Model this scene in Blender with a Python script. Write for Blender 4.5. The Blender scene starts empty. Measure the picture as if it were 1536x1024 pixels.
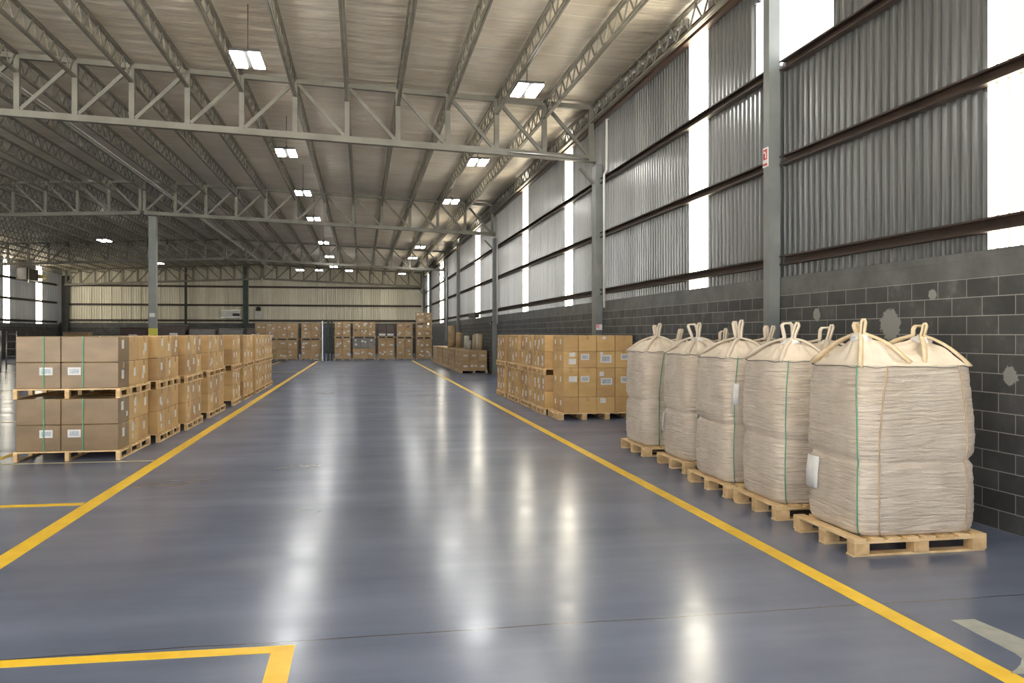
import bpy, bmesh, math, random
from mathutils import Vector, noise
random.seed(7)
C = bpy.context.scene.collection
D = bpy.data
PI = math.pi

# ------------------------------------------------------------------ materials
def new_mat(name):
    m = D.materials.new(name); m.use_nodes = True
    nt = m.node_tree; nt.nodes.clear()
    out = nt.nodes.new('ShaderNodeOutputMaterial')
    b = nt.nodes.new('ShaderNodeBsdfPrincipled')
    nt.links.new(b.outputs[0], out.inputs[0])
    return m, nt, b
def N(nt, t, **kw):
    n = nt.nodes.new(t)
    for k, v in kw.items():
        if k in n.bl_rna.properties.keys(): setattr(n, k, v)
        else: n.inputs[k].default_value = v
    return n
def ramp(nt, fac, stops):
    r = nt.nodes.new('ShaderNodeValToRGB'); e = r.color_ramp.elements
    while len(e) < len(stops): e.new(0.5)
    for i, (p, c) in enumerate(stops):
        e[i].position = p; e[i].color = (*c, 1) if len(c) == 3 else c
    nt.links.new(fac, r.inputs[0]); return r.outputs[0]
def coords(nt, scale=(1, 1, 1), loc=(0, 0, 0), kind='Object'):
    tc = nt.nodes.new('ShaderNodeTexCoord'); mp = nt.nodes.new('ShaderNodeMapping')
    mp.inputs['Scale'].default_value = scale; mp.inputs['Location'].default_value = loc
    if kind == 'World':
        g = nt.nodes.new('ShaderNodeNewGeometry'); nt.links.new(g.outputs['Position'], mp.inputs[0])
    else:
        nt.links.new(tc.outputs[kind], mp.inputs[0])
    return mp.outputs[0]
def noisy(name, c1, c2, rough=.5, metal=0., scale=3., stretch=(1, 1, 1), bump=0., bscale=None, coat=0., kind='World', detail=4, spec=.5):
    m, nt, b = new_mat(name)
    v = coords(nt, stretch, kind=kind)
    n = N(nt, 'ShaderNodeTexNoise', Scale=scale, Detail=detail); nt.links.new(v, n.inputs['Vector'])
    nt.links.new(ramp(nt, n.outputs[0], [(.3, c1), (.7, c2)]), b.inputs['Base Color'])
    b.inputs['Roughness'].default_value = rough; b.inputs['Metallic'].default_value = metal
    b.inputs['Coat Weight'].default_value = coat; b.inputs['Coat Roughness'].default_value = .25
    b.inputs['Specular IOR Level'].default_value = spec
    if bump:
        n2 = N(nt, 'ShaderNodeTexNoise', Scale=bscale or scale * 4, Detail=4); nt.links.new(v, n2.inputs['Vector'])
        bp = N(nt, 'ShaderNodeBump', Strength=bump, Distance=.02); nt.links.new(n2.outputs[0], bp.inputs['Height'])
        nt.links.new(bp.outputs[0], b.inputs['Normal'])
    return m
def emit(name, col, s):
    m = D.materials.new(name); m.use_nodes = True; nt = m.node_tree; nt.nodes.clear()
    o = nt.nodes.new('ShaderNodeOutputMaterial'); e = nt.nodes.new('ShaderNodeEmission')
    e.inputs[0].default_value = (*col, 1); e.inputs[1].default_value = s
    nt.links.new(e.outputs[0], o.inputs[0]); return m

def floor_mat():
    m, nt, b = new_mat('epoxy floor')
    v = coords(nt, (.16, 1.1, 1), kind='World')
    n = N(nt, 'ShaderNodeTexNoise', Scale=1.6, Detail=6, Roughness=.6); nt.links.new(v, n.inputs['Vector'])
    col = ramp(nt, n.outputs[0], [(.3, (.108, .134, .205)), (.7, (.146, .176, .262))])
    v2 = coords(nt, (1, 1, 1), kind='World')
    n2 = N(nt, 'ShaderNodeTexNoise', Scale=.7, Detail=5); nt.links.new(v2, n2.inputs['Vector'])
    mx = N(nt, 'ShaderNodeMix', data_type='RGBA', blend_type='MULTIPLY'); mx.inputs[0].default_value = 1
    nt.links.new(col, mx.inputs[6]); nt.links.new(ramp(nt, n2.outputs[0], [(.35, (.86, .86, .86)), (.7, (1.1, 1.1, 1.1))]), mx.inputs[7])
    # saw-cut joints across the hall
    sep = nt.nodes.new('ShaderNodeSeparateXYZ')
    g = nt.nodes.new('ShaderNodeNewGeometry')
    wob = N(nt, 'ShaderNodeTexNoise', Scale=1.5); nt.links.new(g.outputs['Position'], wob.inputs['Vector'])
    nt.links.new(g.outputs['Position'], sep.inputs[0])
    a = N(nt, 'ShaderNodeMath', operation='ADD'); nt.links.new(sep.outputs[1], a.inputs[0])
    w = N(nt, 'ShaderNodeMath', operation='MULTIPLY'); w.inputs[1].default_value = .05; nt.links.new(wob.outputs[0], w.inputs[0])
    nt.links.new(w.outputs[0], a.inputs[1])
    s_ = N(nt, 'ShaderNodeMath', operation='SUBTRACT'); nt.links.new(a.outputs[0], s_.inputs[0]); s_.inputs[1].default_value = 4.83
    md = N(nt, 'ShaderNodeMath', operation='PINGPONG'); nt.links.new(s_.outputs[0], md.inputs[0]); md.inputs[1].default_value = 7.5
    lt = N(nt, 'ShaderNodeMath', operation='LESS_THAN'); nt.links.new(md.outputs[0], lt.inputs[0]); lt.inputs[1].default_value = .006
    mj = N(nt, 'ShaderNodeMix', data_type='RGBA'); nt.links.new(lt.outputs[0], mj.inputs[0])
    nt.links.new(mx.outputs[2], mj.inputs[6]); mj.inputs[7].default_value = (.03, .03, .035, 1)
    v4 = coords(nt, (.7, 1.0, 1), kind='World')
    n4 = N(nt, 'ShaderNodeTexNoise', Scale=2.6, Detail=2); nt.links.new(v4, n4.inputs['Vector'])
    bp = N(nt, 'ShaderNodeBump', Strength=.09, Distance=.02); nt.links.new(n4.outputs[0], bp.inputs['Height'])
    df = N(nt, 'ShaderNodeBsdfDiffuse', Roughness=.3); nt.links.new(mj.outputs[2], df.inputs['Color'])
    n3 = N(nt, 'ShaderNodeTexNoise', Scale=2.2, Detail=6); nt.links.new(v, n3.inputs['Vector'])
    r = nt.nodes.new('ShaderNodeMapRange'); nt.links.new(n3.outputs[0], r.inputs[0])
    r.inputs[1].default_value = .3; r.inputs[2].default_value = .7; r.inputs[3].default_value = .17; r.inputs[4].default_value = .26
    gl = N(nt, 'ShaderNodeBsdfGlossy'); gl.inputs['Color'].default_value = (.95, .97, 1, 1)
    nt.links.new(r.outputs[0], gl.inputs['Roughness']); nt.links.new(bp.outputs[0], gl.inputs['Normal'])
    fr = N(nt, 'ShaderNodeFresnel', IOR=1.5)
    mn = N(nt, 'ShaderNodeMath', operation='MINIMUM'); nt.links.new(fr.outputs[0], mn.inputs[0]); mn.inputs[1].default_value = .3
    ms = nt.nodes.new('ShaderNodeMixShader'); nt.links.new(mn.outputs[0], ms.inputs[0]); nt.links.new(df.outputs[0], ms.inputs[1]); nt.links.new(gl.outputs[0], ms.inputs[2])
    nt.links.new(ms.outputs[0], next(n for n in nt.nodes if n.type == 'OUTPUT_MATERIAL').inputs[0])
    nt.nodes.remove(b)
    return m

def block_mat(name, axis, patch=None):
    """grey concrete blockwork, mortar lines, on a wall that runs along world axis 0 or 1"""
    m, nt, b = new_mat(name)
    g = nt.nodes.new('ShaderNodeNewGeometry'); sp = nt.nodes.new('ShaderNodeSeparateXYZ'); nt.links.new(g.outputs['Position'], sp.inputs[0])
    cb = nt.nodes.new('ShaderNodeCombineXYZ')
    nt.links.new(sp.outputs[axis], cb.inputs[0]); nt.links.new(sp.outputs[2], cb.inputs[1])
    br = N(nt, 'ShaderNodeTexBrick'); nt.links.new(cb.outputs[0], br.inputs['Vector'])
    br.inputs['Scale'].default_value = 1; br.inputs['Mortar Size'].default_value = .005; br.inputs['Mortar Smooth'].default_value = .3
    br.inputs['Brick Width'].default_value = .39; br.inputs['Row Height'].default_value = .171
    br.inputs['Color1'].default_value = (.038, .040, .041, 1); br.inputs['Color2'].default_value = (.062, .064, .064, 1); br.inputs['Mortar'].default_value = (.28, .28, .27, 1)
    n = N(nt, 'ShaderNodeTexNoise', Scale=2.2, Detail=8, Roughness=.65); nt.links.new(g.outputs['Position'], n.inputs['Vector'])
    mx = N(nt, 'ShaderNodeMix', data_type='RGBA', blend_type='ADD'); mx.inputs[0].default_value = 1
    nt.links.new(br.outputs[0], mx.inputs[6]); nt.links.new(ramp(nt, n.outputs[0], [(.42, (0, 0, 0)), (.58, (.018, .018, .018)), (.72, (.085, .085, .083))]), mx.inputs[7])
    # smooth ring beam along the top of the wall
    top = N(nt, 'ShaderNodeMath', operation='GREATER_THAN'); nt.links.new(sp.outputs[2], top.inputs[0]); top.inputs[1].default_value = 2.225
    mt = N(nt, 'ShaderNodeMix', data_type='RGBA'); nt.links.new(top.outputs[0], mt.inputs[0]); nt.links.new(mx.outputs[2], mt.inputs[6])
    nt.links.new(ramp(nt, n.outputs[0], [(.35, (.085, .09, .09)), (.7, (.15, .155, .15))]), mt.inputs[7])
    last = mt.outputs[2]
    for (py, pz, rad) in (patch or []):
        cc = N(nt, 'ShaderNodeCombineXYZ'); cc.inputs[0].default_value = py; cc.inputs[1].default_value = pz
        dv = N(nt, 'ShaderNodeVectorMath', operation='DISTANCE'); nt.links.new(cb.outputs[0], dv.inputs[0]); nt.links.new(cc.outputs[0], dv.inputs[1])
        nn = N(nt, 'ShaderNodeTexNoise', Scale=13, Detail=9, Roughness=.7); nt.links.new(g.outputs['Position'], nn.inputs['Vector'])
        ad = N(nt, 'ShaderNodeMath', operation='MULTIPLY_ADD'); nt.links.new(nn.outputs[0], ad.inputs[0]); ad.inputs[1].default_value = rad * 1.3; nt.links.new(dv.outputs['Value'], ad.inputs[2])
        l2 = N(nt, 'ShaderNodeMath', operation='LESS_THAN'); nt.links.new(ad.outputs[0], l2.inputs[0]); l2.inputs[1].default_value = rad * 1.45
        m3 = N(nt, 'ShaderNodeMix', data_type='RGBA'); nt.links.new(l2.outputs[0], m3.inputs[0]); nt.links.new(last, m3.inputs[6]); m3.inputs[7].default_value = (.27, .27, .26, 1)
        last = m3.outputs[2]
    nt.links.new(last, b.inputs['Base Color']); b.inputs['Roughness'].default_value = .75
    bp = N(nt, 'ShaderNodeBump', Strength=.5, Distance=.006); bp.invert = True
    nt.links.new(br.outputs['Fac'], bp.inputs['Height']); nt.links.new(bp.outputs[0], b.inputs['Normal'])
    return m

def sheet_mat(name, c1, c2, axis, sheet, metal, rough):
    m, nt, b = new_mat(name)
    g = nt.nodes.new('ShaderNodeNewGeometry'); sp = nt.nodes.new('ShaderNodeSeparateXYZ'); nt.links.new(g.outputs['Position'], sp.inputs[0])
    dv = N(nt, 'ShaderNodeMath', operation='DIVIDE'); nt.links.new(sp.outputs[axis], dv.inputs[0]); dv.inputs[1].default_value = sheet
    fl = N(nt, 'ShaderNodeMath', operation='FLOOR'); nt.links.new(dv.outputs[0], fl.inputs[0])
    wn = N(nt, 'ShaderNodeTexWhiteNoise', noise_dimensions='1D'); nt.links.new(fl.outputs[0], wn.inputs['W'])
    v = coords(nt, (1, 1, .25), kind='World')
    n = N(nt, 'ShaderNodeTexNoise', Scale=2.5, Detail=5); nt.links.new(v, n.inputs['Vector'])
    ad = N(nt, 'ShaderNodeMath', operation='MULTIPLY_ADD'); nt.links.new(wn.outputs[0], ad.inputs[0]); ad.inputs[1].default_value = .45; nt.links.new(n.outputs[0], ad.inputs[2])
    nt.links.new(ramp(nt, ad.outputs[0], [(.35, c1), (1., c2)]), b.inputs['Base Color'])
    b.inputs['Metallic'].default_value = metal; b.inputs['Roughness'].default_value = rough
    return m

def foil_mat():
    m, nt, b = new_mat('roof insulation foil')
    v = coords(nt, (1, 1, 1), kind='World')
    n = N(nt, 'ShaderNodeTexNoise', Scale=.8, Detail=4); nt.links.new(v, n.inputs['Vector'])
    g = nt.nodes.new('ShaderNodeNewGeometry'); sp = nt.nodes.new('ShaderNodeSeparateXYZ'); nt.links.new(g.outputs['Position'], sp.inputs[0])
    wv = N(nt, 'ShaderNodeTexNoise', Scale=1.3, Detail=3); nt.links.new(v, wv.inputs['Vector'])
    ma = N(nt, 'ShaderNodeMath', operation='MULTIPLY_ADD'); nt.links.new(wv.outputs[0], ma.inputs[0]); ma.inputs[1].default_value = .11; nt.links.new(sp.outputs[1], ma.inputs[2])
    pp = N(nt, 'ShaderNodeMath', operation='PINGPONG'); nt.links.new(ma.outputs[0], pp.inputs[0]); pp.inputs[1].default_value = .25
    lt = N(nt, 'ShaderNodeMath', operation='LESS_THAN'); nt.links.new(pp.outputs[0], lt.inputs[0]); lt.inputs[1].default_value = .021
    mx = N(nt, 'ShaderNodeMix', data_type='RGBA'); nt.links.new(lt.outputs[0], mx.inputs[0])
    nt.links.new(ramp(nt, n.outputs[0], [(.3, (.66, .59, .48)), (.7, (.82, .755, .65))]), mx.inputs[6]); mx.inputs[7].default_value = (.93, .89, .78, 1)  # lighter seam lines: highlights along the foil seams put into the colour
    nt.links.new(mx.outputs[2], b.inputs['Base Color'])
    b.inputs['Metallic'].default_value = .35; b.inputs['Roughness'].default_value = .42
    v2 = coords(nt, (.5, 2.4, 1), kind='World')
    n2 = N(nt, 'ShaderNodeTexNoise', Scale=2.2, Detail=5, Roughness=.55); nt.links.new(v2, n2.inputs['Vector'])
    bp = N(nt, 'ShaderNodeBump', Strength=.7, Distance=.08); nt.links.new(n2.outputs[0], bp.inputs['Height'])
    nt.links.new(bp.outputs[0], b.inputs['Normal'])
    return m

def film_mat(name, c1, c2, seed):
    """woven bag fabric under stretch film: fine sideways creases"""
    m, nt, b = new_mat(name)
    v = coords(nt, (1, 1, 1), (seed, seed * 2, 0))
    n = N(nt, 'ShaderNodeTexNoise', Scale=4, Detail=5); nt.links.new(v, n.inputs['Vector'])
    nt.links.new(ramp(nt, n.outputs[0], [(.3, c1), (.7, c2)]), b.inputs['Base Color'])
    b.inputs['Roughness'].default_value = .5; b.inputs['Coat Weight'].default_value = .35; b.inputs['Coat Roughness'].default_value = .28
    v2 = coords(nt, (1.6, 1.6, 14), (seed, 0, seed))
    n2 = N(nt, 'ShaderNodeTexNoise', Scale=3, Detail=6, Roughness=.6, Distortion=.6); nt.links.new(v2, n2.inputs['Vector'])
    bp = N(nt, 'ShaderNodeBump', Strength=1., Distance=.05); nt.links.new(n2.outputs[0], bp.inputs['Height'])
    nt.links.new(bp.outputs[0], b.inputs['Normal'])
    nt.links.new(bp.outputs[0], b.inputs['Coat Normal'])
    return m

M = {}
M['floor'] = floor_mat()
M['block_r'] = block_mat('blockwork right', 1, [(7.96, 1.81, .2), (9.4, 1.95, .1), (6.3, 1.35, .1), (5.2, 1.2, .12), (7.3, 2.1, .07)])
M['block_b'] = block_mat('blockwork end', 0)
M['sheet_r'] = sheet_mat('galvanised sheet', (.215, .222, .226), (.305, .311, .312), 1, .82, .8, .30)
M['sheet_b'] = sheet_mat('cream sheet', (.72, .68, .55), (.90, .87, .74), 0, .76, 0, .5)
M['foil'] = foil_mat()
M['steel'] = noisy('painted structural steel', (.125, .122, .105), (.185, .18, .155), .5, .25, 2)
M['column'] = noisy('column paint', (.15, .165, .165), (.205, .22, .22), .45, .1, 2)
M['green_col'] = noisy('green column paint', (.018, .035, .026), (.03, .055, .04), .45, 0, 2)
M['girt'] = noisy('rusty girt primer', (.028, .019, .015), (.06, .038, .028), .55, .1, 3)
M['eave'] = noisy('eave beam primer', (.06, .032, .02), (.11, .055, .033), .5, .1, 2)
M['purlin'] = noisy('purlin steel', (.15, .14, .115), (.24, .225, .185), .5, .2, 3)
M['yellow'] = noisy('yellow floor paint', (.78, .50, .022), (.90, .61, .045), .38, 0, 6, spec=.4)
M['yellow_pale'] = noisy('worn yellow paint', (.48, .42, .22), (.6, .54, .3), .4, 0, 6)
M['grey_paint'] = noisy('grey floor paint', (.30, .32, .31), (.40, .42, .40), .45, 0, 12)
M['wood'] = noisy('pallet pine', (.58, .39, .19), (.82, .63, .37), .65, 0, 5, (1, 1, 1), .15, 30)
M['wood_end'] = noisy('pallet block wood', (.48, .31, .15), (.74, .53, .29), .7, 0, 9, (1, 1, 1), .15, 30)
M['wood_far'] = noisy('weathered pallet wood', (.40, .28, .16), (.58, .44, .28), .7, 0, 5)
def carton(name, a, b_, coat=0.1): return noisy(name, a, b_, .55, 0, 2.2, (1, 1, 2.5), .08, 18, coat)
M['carton'] = [carton('kraft carton', (.45, .28, .115), (.57, .37, .165)), carton('golden kraft carton', (.52, .335, .13), (.64, .43, .19)), carton('dull kraft carton', (.37, .225, .095), (.48, .305, .14))]
M['carton_wrap_shaded'] = carton('shaded kraft carton under film', (.165, .105, .046), (.235, .152, .070), .5)  # film-wrapped front cartons, their shade put into a darker base colour
M['carton_far'] = [carton('far kraft carton', (.37, .24, .115), (.48, .33, .175)), carton('far tan carton', (.42, .285, .145), (.54, .38, .21))]
M['carton_dark'] = carton('dark wrapped carton', (.05, .03, .025), (.10, .06, .05), .4)
M['carton_grey'] = carton('grey wrapped carton', (.16, .15, .145), (.24, .22, .21), .3)
M['tape'] = noisy('brown parcel tape', (.50, .33, .15), (.62, .43, .22), .25, 0, 4, coat=.5)
M['label'] = noisy('white shipping paper', (.66, .67, .68), (.80, .80, .80), .5, 0, 9)
M['print'] = noisy('blue grey label print', (.30, .36, .44), (.5, .55, .62), .5, 0, 25)
M['film'] = [film_mat('wrapped bag fabric %s' % w, (.67, .575, .48), (.85, .75, .65), k * 3.1) for k, w in enumerate(('one', 'two', 'three'))]
M['fabric'] = noisy('bag top fabric', (.62, .54, .445), (.77, .685, .58), .7, 0, 6, (1, 1, 1), .25, 40, kind='Object')
M['strap'] = noisy('lifting strap webbing', (.58, .45, .28), (.72, .6, .42), .7, 0, 12, kind='Object')
M['liner'] = noisy('white plastic liner', (.80, .80, .80), (.9, .9, .9), .35, 0, 6, bump=.4, bscale=20, coat=.4, kind='Object')
M['cord_g'] = noisy('green cord', (.06, .26, .15), (.12, .36, .22), .5, 0, 9)
M['cord_t'] = noisy('tan cord', (.42, .29, .17), (.52, .38, .24), .5, 0, 9)
M['cord_d'] = noisy('dark cord', (.10, .10, .08), (.17, .16, .13), .5, 0, 9)
M['white'] = noisy('white painted metal', (.6, .6, .58), (.72, .72, .7), .4, 0, 3)
M['galv'] = noisy('galvanised pipe', (.42, .43, .42), (.55, .56, .55), .3, .8, 4)
M['black'] = noisy('black plastic', (.012, .012, .013), (.025, .025, .025), .4, 0, 3)
M['dark'] = noisy('dark painted metal', (.03, .03, .032), (.05, .05, .05), .5, .2, 3)
M['red'] = noisy('red sign paint', (.45, .03, .03), (.55, .05, .05), .4, 0, 3)
M['pink'] = noisy('pink sign paint', (.7, .25, .32), (.78, .32, .4), .4, 0, 3)
M['safety'] = noisy('yellow guard paint', (.55, .52, .03), (.66, .62, .06), .45, 0, 3)
M['blue'] = noisy('blue rack paint', (.03, .05, .16), (.05, .08, .22), .4, 0, 3)
M['cardtube'] = noisy('paper roll', (.40, .29, .16), (.55, .42, .25), .6, 0, 4)
M['paletube'] = noisy('pale paper roll', (.5, .49, .42), (.62, .6, .53), .6, 0, 4)
M['led'] = emit('led panel glow', (1, .97, .91), 72)
M['sky'] = emit('daylit translucent sheet', (1, .90, .70), 13)
def rib_lines(m):
    """the ribs of the fibreglass sheet let less and yellower daylight through"""
    nt = m.node_tree; e = next(n for n in nt.nodes if n.type == 'EMISSION')
    g = nt.nodes.new('ShaderNodeNewGeometry'); sp = nt.nodes.new('ShaderNodeSeparateXYZ'); nt.links.new(g.outputs['Position'], sp.inputs[0])
    d = N(nt, 'ShaderNodeMath', operation='DIVIDE'); nt.links.new(sp.outputs[1], d.inputs[0]); d.inputs[1].default_value = .1355
    f = N(nt, 'ShaderNodeMath', operation='FRACT'); nt.links.new(d.outputs[0], f.inputs[0])
    gt = N(nt, 'ShaderNodeMath', operation='GREATER_THAN'); nt.links.new(f.outputs[0], gt.inputs[0]); gt.inputs[1].default_value = .72
    mc = N(nt, 'ShaderNodeMix', data_type='RGBA'); nt.links.new(gt.outputs[0], mc.inputs[0])
    mc.inputs[6].default_value = (1, .90, .70, 1); mc.inputs[7].default_value = (.075, .067, .048, 1)
    nt.links.new(mc.outputs[2], e.inputs[0]); e.inputs[1].default_value = 18
rib_lines(M['sky'])
M['apron'] = noisy('concrete apron', (.55, .53, .48), (.65, .63, .58), .85, 0, 2)

# ------------------------------------------------------------------ mesh helpers
class MB:
    def __init__(s): s.v = []; s.f = []; s.mi = []
    def add(s, vs, fs, mi=0):
        o = len(s.v); s.v += [tuple(v) for v in vs]; s.f += [tuple(i + o for i in f) for f in fs]; s.mi += [mi] * len(fs); return s
    def box(s, x0, x1, y0, y1, z0, z1, mi=0):
        return s.add([(x0, y0, z0), (x1, y0, z0), (x1, y1, z0), (x0, y1, z0), (x0, y0, z1), (x1, y0, z1), (x1, y1, z1), (x0, y1, z1)],
                     [(0, 3, 2, 1), (4, 5, 6, 7), (0, 1, 5, 4), (1, 2, 6, 5), (2, 3, 7, 6), (3, 0, 4, 7)], mi)
    def bar(s, p, q, w, h=None, up=(0, 0, 1), mi=0):
        h = h or w; p = Vector(p); q = Vector(q); d = (q - p).normalized(); u = Vector(up)
        if abs(d.dot(u)) > .98: u = Vector((0, 1, 0))
        a = d.cross(u).normalized() * w / 2; c = a.cross(d).normalized() * h / 2
        return s.add([p - a - c, p + a - c, p + a + c, p - a + c, q - a - c, q + a - c, q + a + c, q - a + c],
                     [(0, 3, 2, 1), (4, 5, 6, 7), (0, 1, 5, 4), (1, 2, 6, 5), (2, 3, 7, 6), (3, 0, 4, 7)], mi)
    def tube(s, pts, r, n=8, closed=False, mi=0):
        pts = [Vector(p) for p in pts]; rings = []; prev = None
        for i, p in enumerate(pts):
            if closed: d = pts[(i + 1) % len(pts)] - pts[i - 1]
            else: d = pts[min(i + 1, len(pts) - 1)] - pts[max(i - 1, 0)]
            d.normalize()
            if prev is None:
                u = Vector((0, 0, 1)) if abs(d.z) < .9 else Vector((1, 0, 0)); a = d.cross(u).normalized()
            else: a = (prev - d * prev.dot(d)).normalized()
            prev = a; b = d.cross(a)
            rings.append([p + (a * math.cos(2 * PI * k / n) + b * math.sin(2 * PI * k / n)) * r for k in range(n)])
        vs = [v for rg in rings for v in rg]; m = len(rings); fs = []
        for i in range(m if closed else m - 1):
            j = (i + 1) % m
            for k in range(n): fs.append((i * n + k, i * n + (k + 1) % n, j * n + (k + 1) % n, j * n + k))
        if not closed: fs += [tuple(range(n))[::-1], tuple((m - 1) * n + k for k in range(n))]
        return s.add(vs, fs, mi)
    def ribbon(s, pts, wid, thick=.006, side=None, mi=0):
        """flat webbing along pts; side(i) gives the width direction"""
        pts = [Vector(p) for p in pts]; vs = []; fs = []
        for i, p in enumerate(pts):
            d = (pts[min(i + 1, len(pts) - 1)] - pts[max(i - 1, 0)]).normalized()
            sd = Vector(side[i]) if side else Vector((0, 0, 1)).cross(d)
            sd = (sd - d * sd.dot(d)).normalized(); nn = d.cross(sd).normalized() * thick / 2
            w = (wid[i] if isinstance(wid, (list, tuple)) else wid) / 2
            vs += [p - sd * w - nn, p + sd * w - nn, p + sd * w + nn, p - sd * w + nn]
        for i in range(len(pts) - 1):
            a = i * 4; b = a + 4
            for k in range(4): fs.append((a + k, a + (k + 1) % 4, b + (k + 1) % 4, b + k))
        fs += [(3, 2, 1, 0), tuple((len(pts) - 1) * 4 + k for k in range(4))]
        return s.add(vs, fs, mi)
    def prism(s, poly, a0, a1, axis, mi=0):
        """poly in the two other axes, extruded along axis from a0 to a1"""
        def P(u, v, t):
            r = [u, v]; r.insert(axis, t); return tuple(r)
        n = len(poly)
        vs = [P(u, v, a0) for u, v in poly] + [P(u, v, a1) for u, v in poly]
        fs = [tuple(range(n))[::-1], tuple(range(n, 2 * n))] + [(i, (i + 1) % n, n + (i + 1) % n, n + i) for i in range(n)]
        return s.add(vs, fs, mi)
    def mesh(s, name, mats, smooth=False, bevel=0):
        me = D.meshes.new(name); me.from_pydata(s.v, [], s.f)
        for m in (mats if isinstance(mats, (list, tuple)) else [mats]): me.materials.append(m)
        for p, i in zip(me.polygons, s.mi): p.material_index = i
        bm = bmesh.new(); bm.from_mesh(me)
        bmesh.ops.recalc_face_normals(bm, faces=bm.faces)
        if bevel: bmesh.ops.bevel(bm, geom=bm.edges[:], offset=bevel, segments=2, affect='EDGES', profile=.6)
        bm.to_mesh(me); bm.free()
        if smooth:
            for p in me.polygons: p.use_smooth = True
        return me
def link(name, me, parent=None, loc=(0, 0, 0), rotz=0):
    o = D.objects.new(name, me); C.objects.link(o); o.location = loc; o.rotation_euler = (0, 0, rotz)
    if parent: o.parent = parent
    return o
LABELS = {}
def tag(o, label, cat, group=None, kind='thing'):
    o['label'] = label; o['category'] = cat; o['kind'] = kind
    if group: o['group'] = group
    n = len(label.split())
    if n > 16 or n < 4: print('LABEL LENGTH', n, label)
    if label in LABELS: print('SAME LABEL', label)
    LABELS[label] = 1
    return o
def thing(name, label, cat, loc=(0, 0, 0), rotz=0, group=None):
    return tag(link(name, None, None, loc, rotz), label, cat, group)
def struct(name, me):
    o = link(name, me); o['kind'] = 'structure'; return o
ORD = ['first', 'second', 'third', 'fourth', 'fifth', 'sixth', 'seventh', 'eighth', 'ninth', 'tenth', 'eleventh', 'twelfth', 'thirteenth', 'fourteenth', 'fifteenth']

# ------------------------------------------------------------------ layout constants
XR, XRB, XL, YF, YB = 5.55, 5.5, -24.3, -3.0, 73.8
RIDGE, ZE = -8.17, 7.08
ZR = ZE + .04 * (XR - RIDGE)
def zroof(x):
    return ZE + .04 * (XR - x) if x >= RIDGE else ZR + (ZR - 6.95) * (x - RIDGE) / (RIDGE - XL)
T = [18.9, 33.9, 53.8]
NEARBAY = [(YF, T[0], 'in the bay nearest the camera', -10.), (T[0], T[1], 'between the first and second trusses', -14.5),
           (T[1], T[2], 'between the second and third trusses', -22.), (T[2], 72.95, 'between the third truss and the end wall', -30.)]

# ------------------------------------------------------------------ shell
struct('floor', MB().box(XL - .3, XR + .3, YF, YB + .3, -.2, 0).mesh('floor', M['floor']))
struct('outside_ground', MB().box(-60, 60, -45, YF - .01, -.25, -.02).mesh('apron', M['apron']))  # unseen pale ground outside, added to bounce sunlight up to the ceiling

def ceiling():
    nx, ny = 120, 920; x0, x1 = XL - .2, XR + .2
    vs = []; fs = []
    for j in range(ny + 1):
        y = YF + (YB - YF) * j / ny
        for i in range(nx + 1):
            x = x0 + (x1 - x0) * i / nx
            sag = .04 * abs(math.sin(PI * y / .5)) ** .7
            k = ((x - 5.3) / 1.1225) % 1
            s2 = math.sin(PI * k)
            w = noise.noise(Vector((x * .9, y * 1.7, 3.)))
            vs.append((x, y, zroof(x) + .05 - sag * (.35 + .65 * s2) - .018 * w))
    for j in range(ny):
        for i in range(nx):
            a = j * (nx + 1) + i; fs.append((a, a + nx + 1, a + nx + 2, a + 1))
    me = D.meshes.new('ceiling'); me.from_pydata(vs, [], fs); me.materials.append(M['foil'])
    for p in me.polygons: p.use_smooth = True
    return struct('ceiling', me)
ceiling()
# weatherproof roof deck above the foil keeps daylight out
struct('roof', MB().prism([(XL - .4, zroof(XL) + .2), (RIDGE, ZR + .2), (XR + .4, ZE + .2), (XR + .4, ZE + .3), (RIDGE, ZR + .3), (XL - .4, zroof(XL) + .3)], YF, YB + .4, 1).mesh('roof', M['dark']))

PITCH = .1355
def corr(mb, a0, a1, z0, z1, along, plane, inward, pitch=PITCH, depth=.046, lap=1):
    """trapezoidal sheet from a0 to a1 along axis 'along'; ribs stand towards 'inward'"""
    prof = [(0, 0), (.52, 0), (.60, 1), (.92, 1)]
    pts = []; k = math.floor(a0 / pitch)
    while k * pitch < a1:
        for u, h in prof:
            a = (k + u) * pitch
            if a0 <= a <= a1: pts.append((a, h * (lap if k % 4 == 0 else 1)))
        k += 1
    if pts[0][0] > a0 + 1e-4: pts.insert(0, (a0, pts[0][1]))
    if pts[-1][0] < a1 - 1e-4: pts.append((a1, pts[-1][1]))
    vs = []
    for a, h in pts:
        d = plane + inward * depth * (h - .5)
        for z in (z0, z1): vs.append((d, a, z) if along == 1 else (a, d, z))
    return mb.add(vs, [(2 * i, 2 * i + 2, 2 * i + 3, 2 * i + 1) for i in range(len(pts) - 1)])
SKY_R = [(5.72, 6.59), (12.72, 13.5), (21.5, 22.4), (27.5, 28.45), (39.05, 40.65), (47.55, 48.6), (57.0, 59.3), (69.5, 70.6)]
OPEN = (9.12, 11.14, 5.32, 6.42)
mb = MB(); y = YF
for a, b in SKY_R + [(YB, YB)]:
    if y < OPEN[0] < a:
        corr(mb, y, OPEN[0], 2.44, 7.1, 1, XR, -1); corr(mb, OPEN[0], OPEN[1], 2.44, OPEN[2], 1, XR, -1)
        corr(mb, OPEN[0], OPEN[1], OPEN[3], 7.1, 1, XR, -1); corr(mb, OPEN[1], a, 2.44, 7.1, 1, XR, -1)
    else: corr(mb, y, a, 2.44, 7.1, 1, XR, -1)
    y = b
struct('wall_right', mb.mesh('wall_right', M['sheet_r']))
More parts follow.
